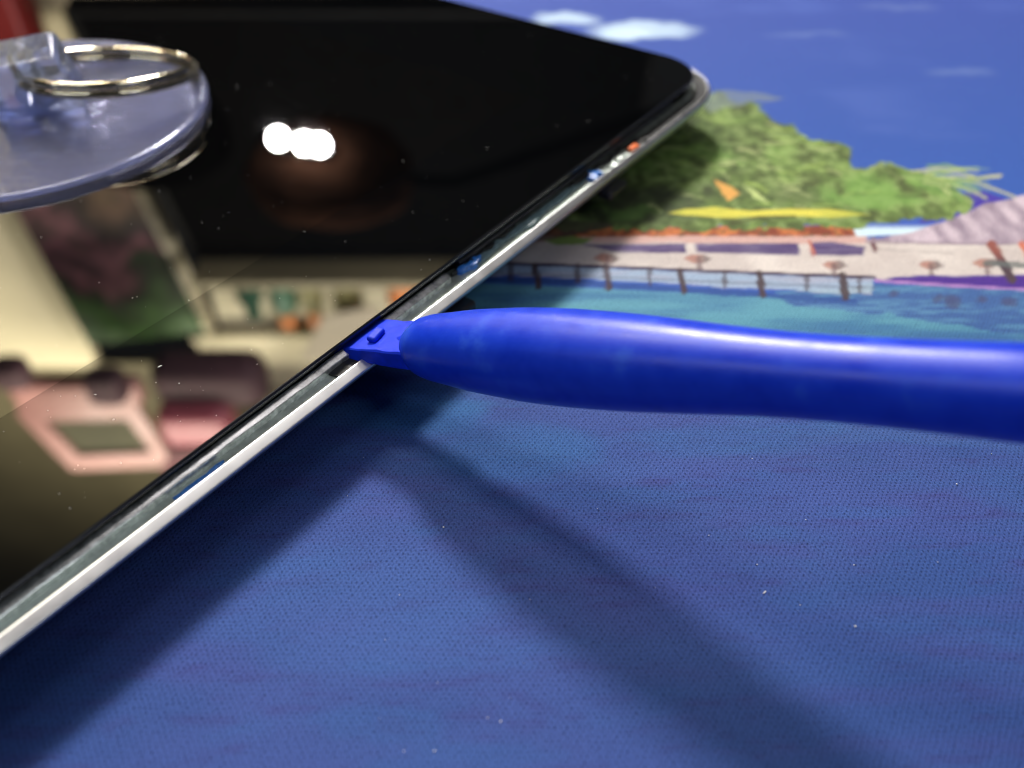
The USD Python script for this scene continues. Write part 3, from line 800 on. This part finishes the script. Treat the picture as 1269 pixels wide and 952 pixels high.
for i, (px, yb, yt, w, mm_, cap, lab) in enumerate([(300, 330, 392, 16, 'jar_green', 'jar_green', 'small dark green bottle nearest the poster'), (343, 332, 404, 17, 'jar_green', 'orange', 'green bottle with an orange cap'),
                                                    (378, 330, 402, 14, 'jar_olive', 'orange', 'slim olive bottle with an orange cap'), (425, 330, 410, 19, 'jar_olive', 'jar_olive', 'stout plain olive bottle'), (500, 330, 396, 24, 'orange', 'orange', 'wide all orange jar at the far end')]):
    b0, b1 = mir(px, yb, 1.09), mir(px, yt, 1.09)
    wr = np.linalg.norm(mir(px + w, yb, 1.09) - b0)
    h = b1[2] - b0[2]
    bt = thing('bottle', lab, 'bottle', b0)
    obj('bottle_body', lathe([(.001, 0), (wr * .9, .001), (wr, .01), (wr, h * .62), (wr * .6, h * .74), (wr * .5, h * .78), (.001, h * .78)], 32, b0), M[mm_], bt, smooth=40)
    obj('cap', lathe([(.001, h * .76), (wr * .62, h * .77), (wr * .62, h * .98), (wr * .5, h), (.001, h)], 32, b0), M[cap], bt, smooth=40)
sb = mir(300, 330, 1.09)
obj('bottle_board', trimesh.creation.box(bounds=[[sb[0] - .06, 1.03, sb[2] - .012], [sb[0] + .75, 1.158, sb[2] - .0005]]), M['olive'], shelf, smooth=False)
# pink framed mirror, pink box and other things on the upper shelf
pf = thing('pink_mirror', 'pink framed mirror leaning above the cream panel', 'mirror', mir(110, 583, .95))


def cut_out(poly, Y, thick):
    """A flat thing of this outline standing upright at distance Y, thick metres deep."""
    g = shapely.geometry.polygon.orient(poly)
    v2, f2 = trimesh.creation.triangulate_polygon(g, engine='earcut')
    front = np.array([mir(x, y, Y) for x, y in v2])
    n = len(front)
    rings = [np.array(g.exterior.coords)[:-1]] + [np.array(i.coords)[:-1] for i in g.interiors]
    V, F = [front, front + [0, thick, 0]], [f2, f2[:, ::-1] + n]
    at_n = 2 * n
    for r in rings:
        p = np.array([mir(x, y, Y) for x, y in r])
        m = len(p)
        i = np.arange(m)
        j = (i + 1) % m
        V += [p, p + [0, thick, 0]]
        F += [np.stack([at_n + i, at_n + j, at_n + m + j], 1), np.stack([at_n + i, at_n + m + j, at_n + m + i], 1)]
        at_n += 2 * m
    return trimesh.Trimesh(np.vstack(V), np.vstack(F), process=False)


outer = Polygon([(34, 510), (158, 510), (194, 566), (94, 570)]).buffer(13, 8)
inner_ = Polygon([(58, 524), (156, 522), (186, 560), (98, 564)]).buffer(2, 8)
obj('frame', cut_out(outer.difference(inner_), .95, .012), M['pink'], pf, smooth=False)
obj('mirror_pane', cut_out(inner_.buffer(1.5), .957, .004), M['mirror'], pf, smooth=False)
tag(obj('mauve_cloth', rbox((.26, .03, .17), .013, mir(300, 590, 1.0)), M['mauve_dark'], smooth=40), 'dark mauve cloth hanging behind the rounded box', 'cloth')
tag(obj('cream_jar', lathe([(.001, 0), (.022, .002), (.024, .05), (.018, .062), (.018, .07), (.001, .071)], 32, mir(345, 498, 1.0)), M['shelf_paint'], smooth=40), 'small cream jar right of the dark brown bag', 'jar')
bx = mir(246, 520, .95)
tag(obj('pink_box', rbox((.11, .06, .075), .02, bx), M['mauve'], smooth=40), 'rounded mauve box right of the pink mirror', 'box')
tag(obj('pink_bar', rbox((.20, .03, .05), .014, mir(95, 482, .96)), M['pink'], smooth=40), 'pink bar under the mirror', 'bar')
tag(obj('plum_pouch', rbox((.055, .04, .06), .015, mir(132, 478, .93)), M['plum'], smooth=40), 'small dark plum pouch in front of the pink bar', 'pouch')
tag(obj('plum_pouch', rbox((.05, .04, .05), .015, mir(14, 462, .93)), M['plum'], smooth=40), 'dark plum pouch at the left end of the pink bar', 'pouch')
tag(obj('brown_bag', rbox((.17, .05, .085), .03, mir(262, 468, .98)), M['plum'], smooth=40), 'soft dark brown bag beneath the mauve box', 'bag')
tag(obj('red_box', rbox((.09, .06, .16), .006, mir(-8, 26, 1.06)), M['red'], smooth=40), 'red box low at the left end of the bench', 'box')
# the bench lamp and an added second one, with bodies added behind the bulbs
for k, (bl, lab, dx) in enumerate(((BULBS, 'bench lamp with three small bulbs before the monitor, with a brown body added for their warm glow', .55), (BULBS_2, 'added lamp with two small bulbs at the left, for glints in the suction cup', -.30))):
    bp = [mir(*q, LAMP_Y) for q in bl]
    lamp = thing('bench_lamp', lab, 'lamp', np.mean(bp, axis=0))
    hc = np.mean(bp, axis=0) + [.01, .05, .055]
    sh = trimesh.creation.icosphere(4, 1.0)
    sh.vertices *= np.array([.075, .05, .050]) * (1 + .25 * (meshkit.fbm(sh.vertices * 1.6, 3, 5)[:, None] - .5))
    sh.apply_translation(hc)
    obj('added_body', sh, M['brown'] if k == 0 else M['arm_black'], lamp, smooth=True)  # ellipsoid added behind the bulbs, brown on the first for a warm glow
    obj('arm', tube(np.array([hc + [0, .015, .012], hc + [dx * .2, .02, .02], hc + [dx * .8, .03, -.10], [hc[0] + dx, .84, -.003]]), .006, 10), M['arm_black'], lamp, smooth=40)
    for p in bp:
        obj('socket', trimesh.creation.cylinder(.006, segment=[p + [0, .014, .012], hc + [p[0] - hc[0], 0, 0]]), M['arm_black'], lamp, smooth=40)
for p in KEY_GLOBES:
    gl_ = thing('added_globe_lamp', 'added unseen globe lamp hanging on a cord above the bench', 'lamp', p)
    obj('cord', tube(np.array([np.array(p) + [0, 0, .078], np.array(p) + [0, 0, .3], np.array(p) + [0, 0, .6]]), .003, 8), M['black_plastic'], gl_, smooth=40)
    obj('cap', lathe([(.001, .070), (.02, .0695), (.022, .084), (.010, .096), (.001, .096)], 24, p), M['black_plastic'], gl_, smooth=40)
